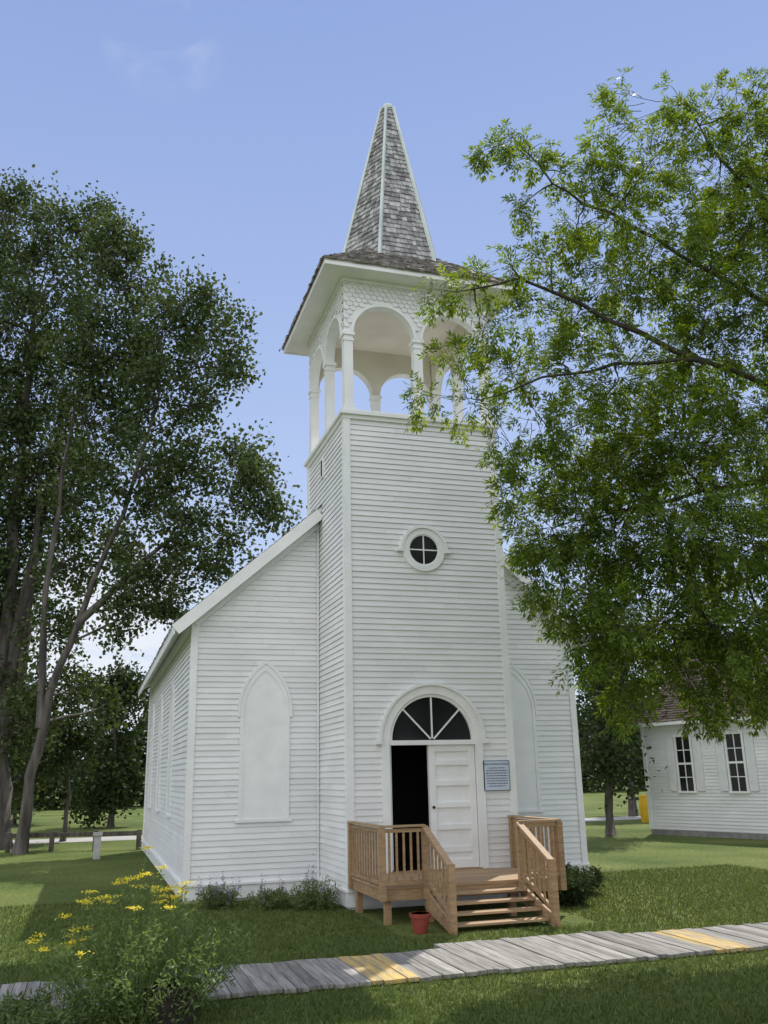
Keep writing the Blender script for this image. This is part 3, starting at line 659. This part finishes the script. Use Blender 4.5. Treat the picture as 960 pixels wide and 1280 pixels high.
# ------------------------------------------------------------------ small far things
b=gnd(805,37)
t=thing('yellow_barrel',b,'small yellow barrel on the far lawn between the church and the white house','barrel')
MB().tube([b,b+Vector((0,0,.35)),b+Vector((0,0,.7)),b+Vector((0,0,.95))],[.17,.20,.20,.17],14).build('barrel_body',M['yellow'],t)
MB().tube([b+Vector((0,0,.95)),b+Vector((0,0,1.0))],[.19,.18],14).build('lid',M['yellow'],t)
pa=gnd(15,28.5);pb_=gnd(176,28.5)
fn=thing('rail_fence',pa,'low dark wooden rail fence along the lawn left of the church','fence')
for i in range(4):
    q=pa.lerp(pb_,i/3);MB().box(q.x-.07,q.x+.07,q.y-.07,q.y+.07,0,.56).build('fence_post',M['bark'],fn)
MB().bar(pa+Vector((0,0,.46)),pb_+Vector((0,0,.46)),.08,.13).build('fence_rail',M['bark'],fn)
q=gnd(125,25.5)
t=thing('marker_post',q,'short pale square post standing on the lawn left of the church','post')
MB().box(q.x-.09,q.x+.09,q.y-.09,q.y+.09,0,.58).build('shaft',M['pale'],t);MB().box(q.x-.12,q.x+.12,q.y-.12,q.y+.12,.58,.66).build('cap',M['pale'],t)
# ------------------------------------------------------------------ plants
def herb(name,label,base,R_,H,nst,leafs,L,Wd,m,group=None,lean=.5,cat='plant',nz=0,cone=.25,lo=.6):
    t=thing(name,base,label,cat,group);sm=MB();P=[];Fp=[];base=Vector(base)
    for i in range(nst):
        a=random.uniform(0,2*PI);r=R_*math.sqrt(random.random());b=base+Vector((r*.45*math.cos(a),r*.45*math.sin(a),nz))
        hh=(H-nz)*random.uniform(lo,1)*(1-cone*r/R_);tp=base+Vector((r*(1+lean*.3)*math.cos(a),r*(1+lean*.3)*math.sin(a),nz+hh))
        cv=curve(b,tp,.06,5);sm.tube(cv,[.006,.005,.005,.004,.003,.002],3)
        for k in range(leafs):
            tt=random.uniform(.12,.98);i0=int(tt*5);p=cv[i0].lerp(cv[min(5,i0+1)],tt*5-i0)
            P.append(tuple(p+Vector((random.gauss(0,1),random.gauss(0,1),random.gauss(0,.7)))*(.028+.05*(1-tt))))
        Fp.append(cv[-1])
    sm.build('stems',m,t)
    quads('leaves',leafquads(np.array(P),L,Wd,.6,.4),m,t)
    return t,Fp
bb=Vector((-3.12,-5.80,0))
t=thing('barrel_planter',bb,'dark wooden half barrel planter at bottom left under the yellow flowers','planter')
MB().tube([bb,bb+Vector((0,0,.16)),bb+Vector((0,0,.32)),bb+Vector((0,0,.32)),bb+Vector((0,0,.27))],[.19,.23,.24,.21,.20],20).build('staves',M['barrel'],t)
MB().tube([bb+Vector((0,0,.22)),bb+Vector((0,0,.25))],[.240,.242],20).build('hoop',M['knob'],t)
def flowers(t,pts,m,nb,spread,s,flat=.25,name='flower_heads'):
    P=[]
    for p in pts:
        k=int(nb*random.uniform(.6,1.4));P.append(np.array(p)+rng.normal(size=(k,3))*np.array([spread,spread,spread*flat]))
    quads(name,leafquads(np.concatenate(P),s,s,2.0),m,t)
t,Fp=herb('flowering_shrub','tall feathery plant with flat yellow flower heads growing over the barrel planter',bb+Vector((-.25,.15,0)),.84,1.42,150,72,.055,.015,M['tansy'],cone=.5,lo=.6)
tops=sorted([p for p in Fp if p.x<bb.x+.12],key=lambda p:-p.z)[:30]+[p for p in Fp if p.x<bb.x-.70][:14]
flowers(t,[p+Vector((0,0,.02)) for p in tops],M['tansyf'],48,.030,.017)
t,Fp=herb('leafy_plant','low loose green plant at the bottom left corner of the photo',(-4.4,-5.9,0),.6,.36,110,45,.07,.018,M['bedl'])
random.seed(21)
for (x,y,R_,H,nf,lab) in ((-1.85,1.15,.30,.42,12,'purple flowering clump nearest the left corner of the church front'),(-1.05,.75,.38,.34,6,'low mostly green clump in the middle of the bed before the church'),(-.45,.35,.40,.56,9,'purple flowering clump beside the left wall of the tower base')):
    t,Fp=herb('flowering_clump',lab,(x,y,0),R_,H,60,36,.07,.016,M['bedl'],group='purple flower clumps along the church',lo=.4)
    flowers(t,[p+Vector((0,0,.06)) for p in random.sample(Fp,nf)],M['purple'],50,.015,.018,5)
for (x,y,R_,H,lab) in ((3.2,-.9,.4,.6,'dark green bush touching the right end of the deck'),(3.9,.2,.5,.55,'round dark green bush at the base of the right church wall')):
    herb('green_bush',lab,(x,y,0),R_,H,90,60,.06,.028,M['bgl'],group='bushes right of the deck')
# ------------------------------------------------------------------ light, sky, camera
sun=Vector((.62,.78,1.45)).normalized()
el=math.asin(sun.z);azr=math.atan2(sun.x,sun.y)
sl=bpy.data.lights.new('sun','SUN');sl.energy=4.8;sl.angle=math.radians(.5);sl.color=(1,.95,.87)
so=bpy.data.objects.new('sun',sl);col.objects.link(so);so.rotation_euler=sun.to_track_quat('Z','Y').to_euler();so.location=(0,0,30)
w=bpy.data.worlds.new('World');bpy.context.scene.world=w;w.use_nodes=True;N=w.node_tree.nodes;L=w.node_tree.links
ST=.12
bg=N['Background'];sk=N.new('ShaderNodeTexSky');sk.sky_type='NISHITA';sk.sun_disc=False;sk.sun_elevation=el;sk.sun_rotation=azr;sk.air_density=1.0;sk.dust_density=.1;sk.ozone_density=2
bg.inputs[1].default_value=ST
tc=N.new('ShaderNodeTexCoord')
def mixc(f,a,b):
    mx=N.new('ShaderNodeMix');mx.data_type='RGBA'
    if isinstance(f,float): mx.inputs[0].default_value=f
    else: L.new(f,mx.inputs[0])
    for i,s in ((6,a),(7,b)):
        if isinstance(s,tuple): mx.inputs[i].default_value=s
        else: L.new(s,mx.inputs[i])
    return mx.outputs[2]
sep=N.new('ShaderNodeSeparateXYZ');L.new(tc.outputs['Generated'],sep.inputs[0])
gr=N.new('ShaderNodeValToRGB');R_=gr.color_ramp
R_.elements[0].position=0;R_.elements[0].color=(.72,.81,.96,1);R_.elements[1].position=1;R_.elements[1].color=(.18,.29,.62,1)
for p,c in ((.18,(.58,.69,.93)),(.40,(.45,.57,.89)),(.70,(.31,.43,.79))):
    e_=R_.elements.new(p);e_.color=(*c,1)
L.new(sep.outputs['Z'],gr.inputs[0])
vs=N.new('ShaderNodeVectorMath');vs.operation='SCALE';L.new(gr.outputs[0],vs.inputs[0]);vs.inputs['Scale'].default_value=1/ST
base=mixc(.82,sk.outputs[0],vs.outputs[0])
mp=N.new('ShaderNodeMapping');mp.inputs['Scale'].default_value=(1.2,1.2,3);L.new(tc.outputs['Generated'],mp.inputs[0])
nz=N.new('ShaderNodeTexNoise');nz.inputs['Scale'].default_value=9;nz.inputs['Detail'].default_value=8;nz.inputs['Distortion'].default_value=.5;L.new(mp.outputs[0],nz.inputs['Vector'])
def patch(src,direc,a,b,nlo,nhi,amt):
    dt=N.new('ShaderNodeVectorMath');dt.operation='DOT_PRODUCT';L.new(tc.outputs['Generated'],dt.inputs[0]);dt.inputs[1].default_value=direc
    mr=N.new('ShaderNodeMapRange');mr.interpolation_type='SMOOTHSTEP';mr.inputs['From Min'].default_value=a;mr.inputs['From Max'].default_value=b;mr.inputs['To Max'].default_value=amt;L.new(dt.outputs['Value'],mr.inputs[0])
    m2=N.new('ShaderNodeMapRange');m2.interpolation_type='SMOOTHSTEP';m2.inputs['From Min'].default_value=nlo;m2.inputs['From Max'].default_value=nhi;L.new(nz.outputs['Fac'],m2.inputs[0])
    mu=N.new('ShaderNodeMath');mu.operation='MULTIPLY';L.new(mr.outputs[0],mu.inputs[0]);L.new(m2.outputs[0],mu.inputs[1])
    return mixc(mu.outputs[0],src,(.85/ST,.89/ST,.97/ST,1))
c1=patch(base,(at(110,835,10)-CAM).normalized(),.985,.999,.36,.56,.95)
c1=patch(c1,(at(205,50,10)-CAM).normalized(),.998,.9999,.42,.75,.35)
# added glow in the unseen sky opposite the sun, brightens the church front
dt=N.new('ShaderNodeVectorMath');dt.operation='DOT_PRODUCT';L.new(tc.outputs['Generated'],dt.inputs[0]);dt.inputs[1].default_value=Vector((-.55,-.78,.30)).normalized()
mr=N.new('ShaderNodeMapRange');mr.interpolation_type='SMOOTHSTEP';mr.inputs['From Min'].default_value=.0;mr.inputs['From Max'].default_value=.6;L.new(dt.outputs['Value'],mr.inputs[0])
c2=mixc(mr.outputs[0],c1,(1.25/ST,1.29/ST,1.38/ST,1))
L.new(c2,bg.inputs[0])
sc=bpy.context.scene;sc.view_settings.view_transform='Standard';sc.view_settings.look='None';sc.view_settings.exposure=0
cd=bpy.data.cameras.new('camera');cd.sensor_fit='VERTICAL';cd.sensor_height=36;cd.lens=36*FP/1280;cd.clip_end=2000;cd.clip_start=.1
co=bpy.data.objects.new('camera',cd);col.objects.link(co);sc.camera=co
d=Fv*math.cos(TH)+Vector((0,0,math.sin(TH)));upv=-Fv*math.sin(TH)+Vector((0,0,math.cos(TH)));dn=-upv
cx_=Rv*math.cos(RA)+dn*math.sin(RA);cy_=Rv*math.sin(RA)-dn*math.cos(RA);cz_=-d
m3=Matrix((cx_,cy_,cz_)).transposed();co.matrix_world=Matrix.Translation(CAM)@m3.to_4x4()
print('ash leaves',nash)
